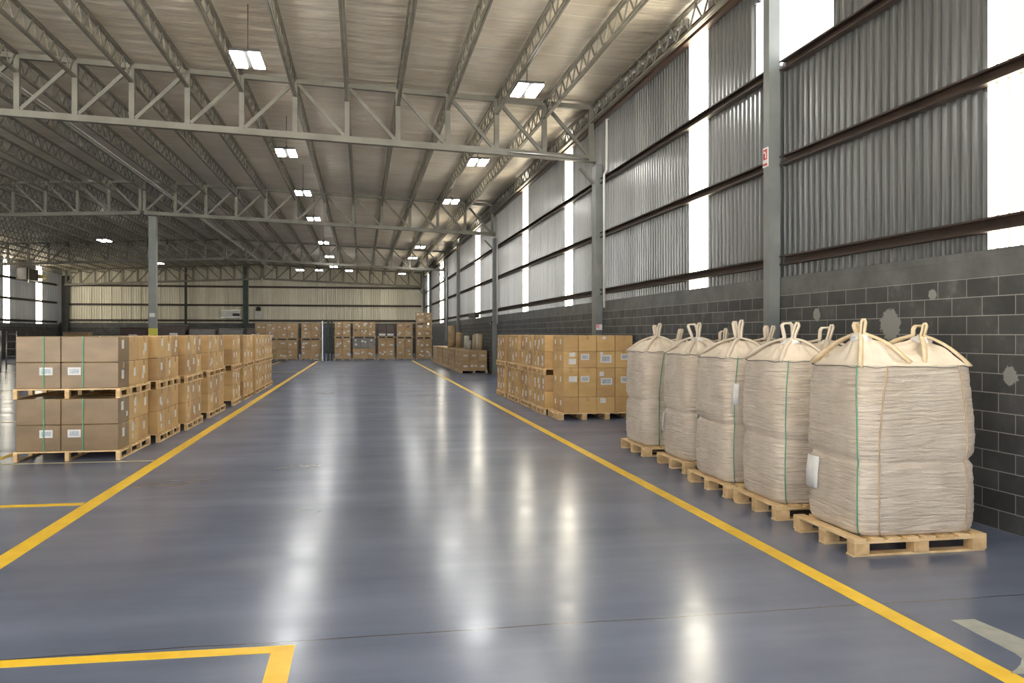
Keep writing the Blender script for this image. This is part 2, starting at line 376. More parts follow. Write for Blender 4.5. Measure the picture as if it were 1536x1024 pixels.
for i, (a, b) in enumerate(SKY_R):
    struct('window_%d' % (i + 1), corr(MB(), a, b, 2.44, 6.9, 1, XR, -1).mesh('translucent sheet', M['sky']))
struct('wall_right_blockwork', MB().box(XRB, XRB + .25, YF, YB, 0, 2.47).mesh('blockwork', M['block_r']))
# left wall
SKY_L = [(62.75, 63.85), (68.6, 69.9)]
mb = MB(); y = YF
for a, b in SKY_L + [(YB, YB)]:
    corr(mb, y, a, 2.44, 7.1, 1, XL, 1, .2); y = b
struct('wall_left', mb.mesh('wall_left', M['sheet_r']))
for i, (a, b) in enumerate(SKY_L):
    struct('window_%d' % (i + 9), corr(MB(), a, b, 2.44, 6.75, 1, XL, 1, .2).mesh('translucent sheet', M['sky']))
struct('wall_left_blockwork', MB().box(XL - .2, XL + .08, YF, YB, 0, 2.47).mesh('blockwork', M['block_r']))
# daylit roof sheet deep in the left hall
struct('window_11', MB().box(-21.7, -20.3, 51.0, 51.7, zroof(-21) - .14, zroof(-21) - .12).mesh('translucent sheet', M['sky']))
# end wall
struct('wall_back', corr(MB(), XL, XR, 2.5, 8.0, 0, YB - .05, -1, .19, .035, 2.6).mesh('wall_back', M['sheet_b']))
struct('wall_back_blockwork', MB().box(XL, XR, YB - .16, YB + .1, 0, 2.6).mesh('blockwork', M['block_b']))

# ------------------------------------------------------------------ columns, girts, eave beam
def hsec(mb, x0, x1, y0, y1, z0, z1, t=.014):
    """column of two facing channels: a box with recessed side web"""
    mb.box(x0, x1, y0, y0 + t, z0, z1); mb.box(x0, x1, y1 - t, y1, z0, z1)
    mb.box(x0, x0 + t, y0 + t, y1 - t, z0, z1); mb.box(x1 - t, x1, y0 + t, y1 - t, z0, z1)
    return mb
def column(label, x, y, w, d, z1, mat='column', plate=True):
    t = thing('steel_column', label, 'column', (x, y, 0))
    link('shaft', hsec(MB(), -w / 2, w / 2, -d / 2, d / 2, .02, z1).mesh('shaft', M[mat]), t)
    if plate:
        link('base_plate', MB().box(-w / 2 - .05, w / 2 + .015, -d / 2 - .06, d / 2 + .06, 0, .02).mesh('base plate', M[mat]), t)
        link('cap_plate', MB().box(-w / 2 - .01, w / 2 + .01, -d / 2 - .03, d / 2 + .03, z1, z1 + .02).mesh('cap plate', M[mat]), t)
    return t
RC = [(10.36, 'first', .16), (T[0] - .15, 'second', .34), (T[1], 'third', .3), (47.1, 'fourth', .26), (T[2], 'fifth', .3), (66.5, 'sixth', .26), (73.3, 'seventh', .3)]
for i, (y, o, w) in enumerate(RC):
    inter = i in (0, 3, 5)
    what = 'grey steel wall column, tall plain wind post' if inter else 'grey steel wall column carrying a roof truss'
    where = ['beside the bulk bags', 'behind the wrapped carton stacks', 'third from the camera', 'fourth from the camera', 'fifth from the camera', 'sixth from the camera', 'in the far right corner'][i]
    ct = column('%s, %s' % (what, where), 5.405, y, .155, w, 6.58 if inter else 5.6)
    if not inter:
        mbk = MB().bar((-.08, 0, 5.2), (-.42, 0, 5.56), .06)
        link('knee_brace', mbk.mesh('knee brace', M['steel']), ct)
zc = zroof(-8.0)
col = column('grey steel column under the roof ridge with yellow painted foot, among the cartons', -7.86, T[1], .27, .27, 6.17)
link('guard_band', MB().box(-.139, .139, -.139, .139, .021, 1.92).mesh('guard band', M['safety']), col)['label'] = 'yellow painted foot of the column'
link('notice', MB().box(-.1, .1, -.145, -.136, 2.35, 2.5).mesh('notice', M['label']), col)['label'] = 'small white notice'
column('dark green steel post on the end wall, below the ridge', -9.63, 73.42, .4, .22, 7.5, 'green_col')
column('thin dark steel post on the end wall, left of the green post', -14.44, 73.42, .16, .2, 7.2, 'dark')
column('dark steel corner column, far left corner', -23.75, 73.38, .5, .24, 6.4, 'dark')

def chan(h, w=.07, t=.008, lip=.02):
    """channel section in (x, z), web towards +x"""
    return [(0, -h / 2), (-w, -h / 2), (-w, -h / 2 + lip), (-w + t, -h / 2 + lip), (-w + t, -h / 2 + t), (-t, -h / 2 + t),
            (-t, h / 2 - t), (-w + t, h / 2 - t), (-w + t, h / 2 - lip), (-w, h / 2 - lip), (-w, h / 2), (0, h / 2)]
ys = [YF] + [c[0] for c in RC]
ga = {}
for i in range(len(ys) - 1):
    for j, (z, nm) in enumerate(((2.68, 'lowest'), (3.99, 'middle'), (5.24, 'top'))):
        L = ys[i + 1] - ys[i]; key = (round(L, 2), i == 0)
        if key not in ga: ga[key] = MB().prism(chan(.125, .1), .18 if i else 0, L - .18, 1).mesh('girt', M['girt'])
        t = link('wall_girt', ga[key], None, (5.52, ys[i] , z))
        w = 'before the %s wall column' % RC[i][1] if i == 0 else 'between the %s and %s wall columns' % (RC[i - 1][1], RC[i][1])
        tag(t, '%s rust brown girt on the right wall, %s' % (nm, w), 'girt', 'right wall girts')
    L = ys[i + 1] - ys[i]
    t = link('eave_beam', MB().prism(chan(.22, .12, .012), 0.01, L - .01, 1).mesh('eave beam', M['eave']), None, (5.52, ys[i], 6.74))
    tag(t, 'reddish brown eave beam on top of right wall, %s' % (w), 'beam', 'right wall eave beams')
for z, nm in ((2.66, 'lowest'), (4.2, 'middle'), (5.65, 'top')):
    t = link('wall_girt', MB().prism([(-a, b) for a, b in chan(.16, .1)], 40, 73.0, 1).mesh('girt', M['dark']), None, (XL + .025, 0, z))
    tag(t, '%s dark girt on the far left wall' % nm, 'girt', 'left wall girts')
for z, nm in ((2.82, 'lowest'), (4.12, 'middle'), (5.68, 'top')):
    for a, b, sd in ((XL + .3, -9.85, 'left of the green post'), (-9.41, 5.2, 'right of the green post')):
        t = link('wall_girt', MB().box(a, b, 73.60, 73.672, z - .08, z + .08).mesh('girt', M['girt']))
        tag(t, '%s dark girt on the end wall, %s' % (nm, sd), 'girt', 'end wall girts')

# ------------------------------------------------------------------ roof trusses
def half_truss(label, y, xa, xb, n, mid, ds=1.0, depth=1.2, bot=None, mat='steel'):
    """parallel chord half truss from xa (wall) to xb (ridge); diagonals turn at node mid"""
    t = thing('roof_truss', label, 'truss', ((xa + xb) / 2, y, 0))
    ox = (xa + xb) / 2; xs = [xa + (xb - xa) * k / n - ox for k in range(n + 1)]
    top = lambda x: zroof(x + ox) - .09
    bt = lambda x: top(x) - depth if bot is None else bot
    sg = 1 if xb > xa else -1
    link('top_chord', MB().bar((xs[0] - sg * .06, 0, top(xs[0])), (xs[-1], 0, top(xs[-1])), .11 * ds, .11 * ds).mesh('top chord', M[mat]), t)
    link('bottom_chord', MB().bar((xs[0] - sg * .12, 0, bt(xs[0])), (xs[-1], 0, bt(xs[-1])), .16 * ds, .14 * ds).mesh('bottom chord', M[mat]), t)
    for k, x in enumerate(xs):
        w = .11 * ds
        link('vertical_strut', MB().bar((x, 0, bt(x) + .07 * ds), (x, 0, top(x) - .055 * ds), w, w).mesh('vertical strut', M[mat]), t)
    for k in range(n):
        a, b = xs[k], xs[k + 1]
        if k < mid: p, q = (a - (a - b) * .06, 0, bt(a) + .09), (b + (a - b) * .06, 0, top(b) - .07)
        else: p, q = (a - (a - b) * .06, 0, top(a) - .07), (b + (a - b) * .06, 0, bt(b) + .09)
        link('diagonal_strut', MB().bar(p, q, .075 * ds, .075 * ds).mesh('diagonal strut', M[mat]), t)
    return t
XE = 5.3
half_truss('grey steel roof truss nearest the camera, sloping down to the right wall', T[0], XE, RIDGE, 12, 6)
half_truss('second steel roof truss from the camera, from ridge column to right wall', T[1], XE, RIDGE, 12, 6)
half_truss('second steel roof truss from the camera, part left of the ridge column', T[1], XL + .4, RIDGE - .15, 14, 7)
half_truss('third steel roof truss from the camera, part right of the ridge', T[2], XE, RIDGE, 12, 6)
half_truss('third steel roof truss from the camera, part left of the ridge', T[2], XL + .4, RIDGE - .15, 14, 7)
half_truss('farthest roof truss in front of the end wall, right of the ridge', 73.05, XE - .15, RIDGE, 12, 6, 1.1, mat='purlin')
half_truss('farthest roof truss in front of the end wall, left of the ridge', 73.05, XL + .7, RIDGE - .15, 14, 7, 1.1, mat='purlin')

# ------------------------------------------------------------------ lattice purlins
def purlin_meshes(L, eave):
    dp = .43
    top = MB().bar((-.022, .06, -.05), (-.022, L - .06, -.05), .035, .05).bar((.022, .06, -.05), (.022, L - .06, -.05), .035, .05).mesh('top chord', M['purlin'])
    bot = MB().bar((-.022, .06, -dp), (-.022, L - .06, -dp), .035, .045).bar((.022, .06, -dp), (.022, L - .06, -dp), .035, .045).mesh('bottom chord', M['purlin'])
    n = max(2, int(L / .56)); mb = MB()
    for k in range(n):
        a = .1 + (L - .2) * k / n; b = .1 + (L - .2) * (k + 1) / n; m = (a + b) / 2
        mb.bar((0, a, -.075), (0, m, -dp + .02), .024, .024).bar((0, m, -dp + .02), (0, b, -.075), .024, .024)
    return top, bot, mb.mesh('lacing', M['purlin'])
for (a, b, where, xmin) in NEARBAY:
    tm, bm_, wm = purlin_meshes(b - a, False)
    for k in range(0, 27):
        x = XE - 1.1225 * k
        if x < xmin or x < XL + .2: continue
        if k == 0: who = 'first lattice purlin, along the right wall eave'
        elif k < 12: who = 'lattice roof purlin, %s from the right wall' % ORD[k]
        elif k == 12: who = 'lattice roof purlin along the ridge'
        else: who = 'lattice roof purlin, %s left of the ridge' % ORD[k - 13]
        t = thing('roof_purlin', '%s, %s' % (who, where), 'purlin', (x, a, zroof(x)), 0, 'lattice roof purlins')
        link('top_chord', tm, t); link('bottom_chord', bm_, t); link('lacing', wm, t)

# ------------------------------------------------------------------ pipes and conduits
def pipe(name, label, pts, r, mat='galv', cat='pipe'):
    return tag(link(name, MB().tube(pts, r, 8).mesh('pipe', M[mat], True)), label, cat)
pipe('ceiling_pipe', 'pale pipe running under the roof, left one of the pair', [(-7.34, YF, 7.0), (-7.34, 73, 7.0)], .03, 'steel')
pipe('ceiling_pipe', 'pale pipe running under the roof, right one of the pair', [(-7.2, YF, 7.0), (-7.2, 73, 7.0)], .022, 'galv')
pipe('conduit', 'pale conduit down the right wall beside the second wall column', [(5.5, 18.1, 6.55), (5.44, 18.1, 6.55), (5.44, 18.1, 5.4), (5.38, 18.1, 5.3), (5.38, 18.1, 2.3)], .028, 'white', 'conduit')
pipe('conduit', 'pale conduit down the right wall beside the third wall column', [(5.38, 33.1, 6.5), (5.38, 33.1, 2.1)], .03, 'white', 'conduit')
pipe('conduit', 'pale conduit down the right wall beside the fifth wall column', [(5.35, 53.1, 6.4), (5.35, 53.1, 1.2)], .04, 'white', 'conduit')
pipe('cable_loop', 'grey cable bundle strung under the end of the nearest truss', [(3.3, T[0] - .12, 5.88), (4.2, T[0] - .12, 5.84), (4.9, T[0] - .12, 5.8), (5.2, T[0] - .14, 5.76)], .025, 'galv', 'cable')

# ------------------------------------------------------------------ high-bay lamps
def lamp(label, x, y, z=6.4, big=True, sx=1.0):
    t = thing('high_bay_lamp', label, 'lamp', (x, y, z), 0, 'twin panel high bay lamps')
    h = zroof(x) + .0 - z
    link('housing', MB().box(-.25, .25, -.44, .44, .025, .07).mesh('housing', M['dark'], bevel=.008), t)
    for s in (-1, 1):
        link('led_panel', MB().box(s * .15 - .095, s * .15 + .095, -.42, .42, 0, .03).mesh('led panel', M['led']), t)
    link('driver_box', MB().box(-.07, .07, -.12, .12, .07, .13).mesh('driver box', M['white'], bevel=.01), t)
    mb = MB().tube([(0, 0, .13), (0, 0, h)], .008, 6)
    link('hanging_wire', mb.mesh('hanging wire', M['dark']), t)
    link('hook', MB().tube([(.0, 0, .13), (.03, 0, .17), (0, 0, .21), (-.03, 0, .17), (0, 0, .13)], .008, 6).mesh('hook', M['dark']), t)
for i, y in enumerate((14.9, 22.4, 28.7, 35.1, 44.2, 52.2, 60.)):
    lamp('twin panel high bay lamp, %s along the row over the middle of the aisle' % ORD[i], -1.92, y)
for i, y in enumerate((15.8, 22.7, 29.6, 45.6, 52.2, 66.)):
    lamp('twin panel high bay lamp, %s along the row nearer the right wall' % ORD[i], 3.15, y)
lamp('twin panel high bay lamp hanging left of the ridge column, nearer one', -12.8, 45.2)
lamp('twin panel high bay lamp hanging left of the ridge column, farther one', -13.35, 59.1)
lamp('far small high bay lamp before the end wall, leftmost of the cross row', -4.47, 63.5)
lamp('far small high bay lamp before the end wall, middle of the cross row', -3.1, 63.5)
lamp('far small high bay lamp before the end wall, rightmost of the cross row', -.9, 63.5)

# ------------------------------------------------------------------ floor paint
def strip(name, poly, mat='yellow', z=.003):
    return struct(name, MB().prism(poly, .0005, z, 2).mesh('paint', M[mat]))
strip('floor_line_1', [(3.12, YF), (3.25, YF), (3.25, 53.2), (3.12, 53.2)])
strip('floor_line_2', [(-2.75, YF + 0.2), (-2.59, YF + .2), (-2.6, 53.0), (-2.74, 53.0)])
strip('floor_line_3', [(-2.76, 8.98), (-2.76, 9.1), (-8, 9.16), (-8, 9.04)])
strip('floor_line_4', [(-.36, 4.74), (-2.575, 4.81), (-2.575, 4.71), (-.48, 4.645), (-.48, 3.0), (-.36, 3.0)])
strip('floor_line_5', [(-4.93, 11.4), (-4.83, 11.4), (-4.83, 53), (-4.93, 53)])
strip('floor_line_6', [(-2.76, 11.92), (-2.76, 11.97), (-4.82, 12.0), (-4.82, 11.95)], 'yellow_pale')
for i, y in enumerate((17.6, 27.2, 40.)):
    strip('floor_line_%d' % (7 + i), [(-4.93, y), (-4.93, y + .1), (-20, y + .2), (-20, y + .1)], 'yellow_pale')
strip('floor_line_10', [(-2.74, 38.5), (-2.74, 38.62), (-4.9, 38.62), (-4.9, 38.5)], 'yellow_pale')
strip('floor_arrow', [(3.48, 4.45), (3.63, 4.44), (3.66, 4.1), (3.72, 3.9), (3.6, 3.6), (3.23, 3.70), (3.30, 3.74), (3.37, 3.79), (3.44, 3.86), (3.46, 3.93)], 'grey_paint')

# ------------------------------------------------------------------ pallets
_pc = {}
def pm(kind, dx, dy, dz, mat, bev=.003):
    k = (kind, round(dx, 3), round(dy, 3), round(dz, 3), mat)
    if k not in _pc: _pc[k] = MB().box(-dx / 2, dx / 2, -dy / 2, dy / 2, 0, dz).mesh(kind, M[mat], bevel=bev)
    return _pc[k]
def pallet(label, x0, x1, y0, y1, z=0, nx=3, ny=3, boards_along='x', nb=7, group='wooden pallets', rotz=0, detail=True, mat='wood', H=.135):
    W, L = x1 - x0, y1 - y0
    t = thing('wooden_pallet', label, 'pallet', ((x0 + x1) / 2, (y0 + y1) / 2, z), rotz, group)
    e = mat + '_end' if mat == 'wood' else mat
    bw, bl = (.055, .085) if ny == 4 else (.10, .13)
    px = [-W / 2 + bw / 2 + (W - bw) * i / (nx - 1) for i in range(nx)]
    py = [-L / 2 + bl / 2 + (L - bl) * i / (ny - 1) for i in range(ny)]
    if boards_along == 'x':           # skids run along y
        for x in px: link('bottom_board', pm('bottom board', bw, L, .018, mat), t, (x, 0, 0))
        for x in px:
            for y in py: link('block', pm('block', bw, bl, H - .056, e), t, (x, y, .018))
        for x in px: link('stringer_board', pm('stringer board', bw, L, .019, mat), t, (x, 0, H - .038))
        for i in range(nb): link('deck_board', pm('deck board', W, .1 * 7 / nb, .019, mat), t, (0, -L / 2 + .05 + (L - .1) * i / (nb - 1), H - .019))
    else:
        for y in py: link('bottom_board', pm('bottom board', W, bw, .018, mat), t, (0, y, 0))
        for x in px:
            for y in py: link('block', pm('block', bl, bw, H - .056, e), t, (x * (W - bl) / (W - bw), y * (L - bw) / (L - bl), .018))
        for y in py: link('stringer_board', pm('stringer board', W, bw, .019, mat), t, (0, y * (L - bw) / (L - bl), H - .038))
        for i in range(nb): link('deck_board', pm('deck board', .1, L, .019, mat), t, (-W / 2 + .05 + (W - .1) * i / (nb - 1), 0, H - .019))
    return t
def far_pallet(label, x0, x1, y0, y1, z=0, group='far pallets', H=.13):
    W, L = x1 - x0, y1 - y0
    t = thing('wooden_pallet', label, 'pallet', ((x0 + x1) / 2, (y0 + y1) / 2, z), 0, group)
    link('deck', pm('deck', W, L, .03, 'wood_far'), t, (0, 0, H - .03))
    n = max(3, round(W / .6) + 1)
    for i in range(n):
        link('runner', pm('runner', .1, L, H - .03, 'wood_far'), t, (-W / 2 + .05 + (W - .1) * i / (n - 1), 0, 0))
    return t

# ------------------------------------------------------------------ cartons
_cc = {}
def cmesh(dx, dy, dz, mat):
    k = (round(dx, 3), round(dy, 3), round(dz, 3), mat.name)
    if k not in _cc:
        mb = MB().box(-dx / 2, dx / 2, -dy / 2, dy / 2, 0, dz)
        _cc[k] = mb.mesh('carton', mat, bevel=.011)
    return _cc[k]
def box_carton(label, x0, x1, y0, y1, z0, z1, mat, group, labels=(), tape=None, name='carton'):
    """labels: (face, u, v, w, h[, print]) u,v from the face's lower left seen from outside, metres"""
    g = .007
    dx, dy, dz = x1 - x0 - g, y1 - y0 - g, z1 - z0 - .002
    jx, jy = random.uniform(-.0015, .0015), random.uniform(-.0015, .0015)
    o = link(name, cmesh(dx, dy, dz, mat), None, ((x0 + x1) / 2 + jx, (y0 + y1) / 2 + jy, z0))
    tag(o, label, 'box', group)
    if tape:
        mb = MB(); w = .03; t = .0016; dr = min(.09, dz * .3)
        if tape == 'x':
            mb.box(-dx / 2 - t, dx / 2 + t, -w, w, dz - .001, dz + .0008)
            for s in (-1, 1): mb.box(s * (dx / 2) - t, s * (dx / 2) + t, -w, w, dz - dr, dz)
        else:
            mb.box(-w, w, -dy / 2 - t, dy / 2 + t, dz - .001, dz + .0008)
            for s in (-1, 1): mb.box(-w, w, s * (dy / 2) - t, s * (dy / 2) + t, dz - dr, dz)
        k = ('tape', tape, round(dx, 3), round(dy, 3), round(dz, 3))
        if k not in _cc: _cc[k] = mb.mesh('tape', M['tape'])
        link('tape', _cc[k], o)
    for lb in labels:
        face, u, v, w, h = lb[:5]
        rot = {'-y': 0, '+x': PI / 2, '-x': -PI / 2}[face]
        k = ('lab', round(w, 3), round(h, 3))
        if k not in _cc: _cc[k] = MB().box(-w / 2, w / 2, -.002, .001, -h / 2, h / 2).mesh('shipping label', M['label'])
        if face == '-y': loc = (-dx / 2 + u, -dy / 2, v)
        elif face == '+x': loc = (dx / 2, -dy / 2 + u, v)
        else: loc = (-dx / 2, dy / 2 - u, v)
        l = link('shipping_label', _cc[k], o, loc, rot); l['label'] = 'white shipping label'
        if len(lb) > 5:
            k = ('prt', round(w, 3), round(h, 3))
            if k not in _cc: _cc[k] = MB().box(-w * .36, w * .36, -.0032, -.0018, -h * .3, h * .3).mesh('printed field', M['print'])
            link('printed_field', _cc[k], l)
    return o

def band(label, x, y0, y1, z0, z1, mat='cord_g'):
    """flat strapping around a load in the plane x"""
    pts = [(x, y0, z0), (x, y1, z0), (x, y1, z1), (x, y0, z1)]
    mb = MB(); w = .016; t = .002
    mb.box(x - w / 2, x + w / 2, y0 - t, y0, z0, z1 + t); mb.box(x - w / 2, x + w / 2, y1, y1 + t, z0, z1 + t)
    mb.box(x - w / 2, x + w / 2, y0, y1, z1, z1 + t); mb.box(x - w / 2, x + w / 2, y0, y1, z0 - t, z0)
    return tag(link('strapping_band', mb.mesh('band', M[mat])), label, 'strap', 'strapping bands on the left cartons')

rl = random.Random(3)
LEFT = [(-3.23, 12.1, 13.78), (-3.13, 13.9, 15.45), (-3.04, 15.58, 17.08), (-3.03, 17.7, 19.75), (-2.985, 20.65, 21.97), (-2.96, 22.3, 24.25), (-2.95, 24.7, 26.9), (-2.96, 27.05, 29.3)]
WL, PH, BH = 1.34, .135, .353
for si, (xr, ya, yb) in enumerate(LEFT):
    st = 'nearest' if si == 0 else ORD[si]
    x0 = xr - WL
    for u in range(2):
        un = ('lower', 'upper')[u]; z = u * (PH + 2 * BH)
        pallet('pale wooden pallet, %s one of the %s carton stack left of the aisle' % (un, st), x0, xr, ya, yb, z, 3, 4, 'x', 9, 'pallets left of the aisle')
        ins = .025
        cx = [x0 + ins, x0 + ins + (WL - 2 * ins) * .435, xr - ins] if si == 0 else [x0 + ins, (x0 + xr) / 2, xr - ins]
        cy = [ya + ins + (yb - ya - 2 * ins) * k / 3 for k in range(4)]
        for l in range(2):
            zl = z + PH + l * BH
            for i in range(2):
                for j in range(3):
                    if i == 0 and u == 0 and j > 0 and si > 0: continue
                    labs = []
                    dy = cy[j + 1] - cy[j]
                    if i == 1:
                        if rl.random() < .8: labs.append(('+x', dy * rl.uniform(.35, .65), BH * rl.uniform(.45, .72), .11 if si < 5 else .15, .12))
                        if rl.random() < .3: labs.append(('+x', dy * rl.uniform(.2, .8), BH * .3, .07, .07))
                    if si == 0 and j == 0 and l == 0:
                        labs.append(('-y', .375 if i == 0 else .165, .235, .165, .105, 1))
                    if si in (3, 4) and j == 0 and i == 1 and l == 1: labs.append(('-y', .3, .2, .12, .1))
                    pos = '%s, %s' % (('far side', 'aisle side')[i], ('front', 'middle', 'rear')[j])
                    mat = M['carton_wrap_shaded'] if (si == 0 and j == 0) else M['carton'][rl.choice((0, 0, 1, 1, 2))]
                    box_carton('kraft carton, %s, %s row, %s load of %s stack left of aisle' % (pos, ('bottom', 'top')[l], un, st),
                               cx[i], cx[i + 1], cy[j], cy[j + 1], zl, zl + BH, mat, 'cartons in the stacks left of the aisle', labs, 'x' if i == 1 else None)
    if si == 0:
        for u in range(2):
            z = u * (PH + 2 * BH) + PH
            for k, xx in enumerate((x0 + .375, x0 + .865)):
                band('green strapping band, %s one around the %s load of nearest left stack' % (('left', 'right')[k], ('lower', 'upper')[u]),
                     xx, ya + .02, yb - .02, z + .004, z + 2 * BH - .0005)

# right-hand stacks behind the bags
RIGHT = [(3.79, 17.2, 18.45), (3.81, 18.62, 20.02), (3.80, 20.28, 21.8), (3.78, 22.1, 23.45)]
WR = 1.3
for si, (xl, ya, yb) in enumerate(RIGHT):
    st = ORD[si + 1]
    for u in range(2):
        un = ('lower', 'upper')[u]; z = u * (PH + 2 * BH)
        pallet('pale wooden pallet, %s one of the %s carton stack right of the aisle' % (un, st), xl, xl + WR, ya, yb, z, 3, 4, 'x', 8, 'pallets right of the aisle')
        ins = .025; cx = [xl + ins, xl + WR / 2, xl + WR - ins]; cy = [ya + ins + (yb - ya - 2 * ins) * k / 3 for k in range(4)]
        for l in range(2):
            zl = z + PH + l * BH
            for i in range(2):
                for j in range(3):
                    if i == 1 and j > 0 and u == 0 and si < 3: continue
                    labs = []
                    dy = cy[j + 1] - cy[j]
                    if i == 0:
                        if rl.random() < .85: labs.append(('-x', dy * rl.uniform(.35, .65), BH * rl.uniform(.4, .7), .13, .12))
                        if rl.random() < .4: labs.append(('-x', dy * rl.uniform(.3, .7), BH * .25, .1, .08))
                    pos = '%s, %s' % (('aisle side', 'wall side')[i], ('front', 'middle', 'rear')[j])
                    box_carton('kraft carton, %s, %s row, %s load of %s stack right of aisle' % (pos, ('bottom', 'top')[l], un, st),
                               cx[i], cx[i + 1], cy[j], cy[j + 1], zl, zl + BH, M['carton'][rl.choice((0, 1, 1, 2))], 'cartons in the stacks right of the aisle', labs, 'x' if i == 0 else None)
# nearest right load: one pallet, four rows of cartons
pallet('pale wooden pallet under the four row carton load behind the bags', 3.86, 5.38, 16.1, 17.1, 0, 4, 3, 'x', 7, 'pallets right of the aisle')
cx = [3.96, 4.27, 4.645, 5.03, 5.40]; zs = [.135, .45, 1.03, 1.36, 1.685]; cy = [16.14, 16.6, 17.06]
R1L = {(0, 0): [], (0, 2): [('-y', .13, .24, .12, .1)], (1, 0): [('-y', .19, .36, .17, .12)], (1, 1): [('-y', .13, .36, .18, .12, 1)],
       (1, 2): [('-y', .1, .46, .09, .09), ('-y', .2, .31, .24, .14, 1)], (1, 3): [('-y', .2, .34, .17, .13, 1)],
       (2, 0): [('-y', .18, .27, .12, .08), ('-y', .18, .13, .15, .11)], (2, 1): [('-y', .13, .22, .17, .12, 1)], (2, 2): [('-y', .19, .18, .23, .16, 1), ('-y', .1, .29, .06, .06)],
       (2, 3): [('-y', .2, .22, .16, .12, 1)], (3, 2): [('-y', .15, .27, .07, .05)], (3, 1): []}
for l in range(4):
    for i in range(4):
        for j in range(2):
            labs = list(R1L.get((l, i), [])) if j == 0 else []
            if i == 0: labs.append(('-x', .2, (zs[l + 1] - zs[l]) * .6, .1, .1))
            box_carton('kraft carton, %s row from floor, %s across, %s of the load behind the bags' % (ORD[l], ORD[i], ('front', 'rear')[j]),
                       cx[i], cx[i + 1], cy[j], cy[j + 1], zs[l], zs[l + 1], M['carton'][1 if (l + i) % 3 else 0], 'cartons in the load behind the bags', labs, 'y' if j == 0 else None)

# low row along the right wall
LOW = [(35.9, 38.3), (38.6, 41.0), (41.3, 44.1), (44.4, 46.9), (47.3, 50.2)]
for si, (ya, yb) in enumerate(LOW):
    far_pallet('wooden pallet under the %s low carton load along the right wall' % ORD[si], 4.22, 5.3 if si else 5.42, ya, yb, 0, 'pallets of the low row')
    nx = 3 if si == 0 else 1
    for l in range(2):
        for i in range(nx):
            for j in range(2):
                xa = 4.25 + (1.14 if nx > 1 else 1.0) * i / nx; xb = 4.25 + (1.14 if nx > 1 else 1.0) * (i + 1) / nx
                ym = (ya + yb) / 2; yy = (ya + .03, ym) if j == 0 else (ym, yb - .03)
                labs = []
                if si == 0 and j == 0:
                    labs = [('-y', .19, .17 if l == 0 else .2, .17, .08 if l == 0 else .06)] if (l, i) != (0, 1) else [('-y', .1, .18, .12, .08), ('-y', .26, .18, .1, .08)]
                if i == 0: labs.append(('-x', .5, .25, .16, .1))
                box_carton('kraft carton, %s row, %s %s, %s low load along right wall' % (('bottom', 'top')[l], ('left', 'centre', 'right')[i] if nx > 1 else 'wide', ('front', 'rear')[j], ORD[si]),
                           xa, xb, yy[0], yy[1], .13 + l * .43, .13 + (l + 1) * .43, M['carton_far'][(si + i + l) % 2], 'cartons in the low row', labs)
# rolls standing on the low row
rolls = [(4.62, 43.3, .19, 1.12, 'cardtube', 'thick brown roll, tallest, standing on low carton row'), (4.98, 43.0, .16, .78, 'cardtube', 'brown roll behind the tallest roll on low carton row'),
         (5.05, 40.3, .13, .62, 'paletube', 'pale roll, nearest the brown rolls on low carton row'), (4.85, 37.8, .1, .42, 'paletube', 'short pale roll in the middle of the low carton row'),
         (4.98, 37.0, .09, .66, 'paletube', 'pale thin roll, fourth from the front on low carton row'), (4.98, 36.75, .08, .7, 'cardtube', 'brown thin roll, third from the front on low carton row'),
         (5.06, 36.5, .08, .72, 'paletube', 'pale thin roll, second from the front on low carton row'), (5.16, 36.25, .085, .7, 'cardtube', 'brown thin roll, foremost on low carton row')]
for x, y, r, h, m, lb in rolls:
    t = thing('paper_roll', lb, 'roll', (x, y, .99), 0, 'rolls on the low row')
    mb = MB(); n = 20
    mb.tube([(0, 0, 0), (0, 0, h)], r, n); link('wound_sheet', mb.mesh('roll', M[m], True), t)
    link('core', MB().tube([(0, 0, h - .002), (0, 0, h + .012)], r * .4, 12).mesh('core', M['wood']), t)

# loads in front of the end wall
def far_load(stack, x0, x1, y, tiers, depth=1.0, mats=None, rows=2, cols=None):
    """tiers: list of (z of pallet foot, z of load top, material choice)"""
    for ti, (za, zb, mk) in enumerate(tiers):
        tn = ('bottom', 'middle', 'top')[ti] if len(tiers) == 3 else ('lower', 'upper')[ti]
        if len(tiers) == 1: tn = 'single'
        far_pallet('wooden pallet, %s tier of %s' % (tn, stack), x0, x1, y, y + depth, za, 'pallets before the end wall')
        nc = cols or max(2, round((x1 - x0) / .55))
        for l in range(rows):
            for i in range(nc):
                xa = x0 + .03 + (x1 - x0 - .06) * i / nc; xb = x0 + .03 + (x1 - x0 - .06) * (i + 1) / nc
                z0 = za + .13 + (zb - za - .13) * l / rows; z1 = za + .13 + (zb - za - .13) * (l + 1) / rows
                if mk == 'dark': m = M['carton_dark']
                elif mk == 'grey' and l == rows - 1: m = M['carton_grey']
                else: m = M['carton_far'][rl.randrange(2)]
                labs = []
                if mk != 'dark':
                    for q in range(rl.choice((1, 2, 2, 3))): labs.append(('-y', (xb - xa) * rl.uniform(.2, .8), (z1 - z0) * rl.uniform(.2, .8), rl.uniform(.1, .17), rl.uniform(.07, .12)))
                elif l == 0: labs.append(('-y', (xb - xa) * .5, .1, (xb - xa) * .8, .14))
                cn = ('left', 'right')[i] if nc == 2 else ('left', 'centre', 'right')[i] if nc == 3 else ORD[i]
                box_carton('carton, %s row %s, %s tier of %s' % (('bottom', 'top')[l] if rows == 2 else ORD[l], cn, tn, stack), xa, xb, y + .03, y + depth - .03, z0, z1, m, 'cartons before the end wall', labs)
U = [(0, 1.42, 'k'), (1.42, 2.48, 'k')]
far_load('the end wall stack left of centre', -1.71, -.65, 54.2, U)
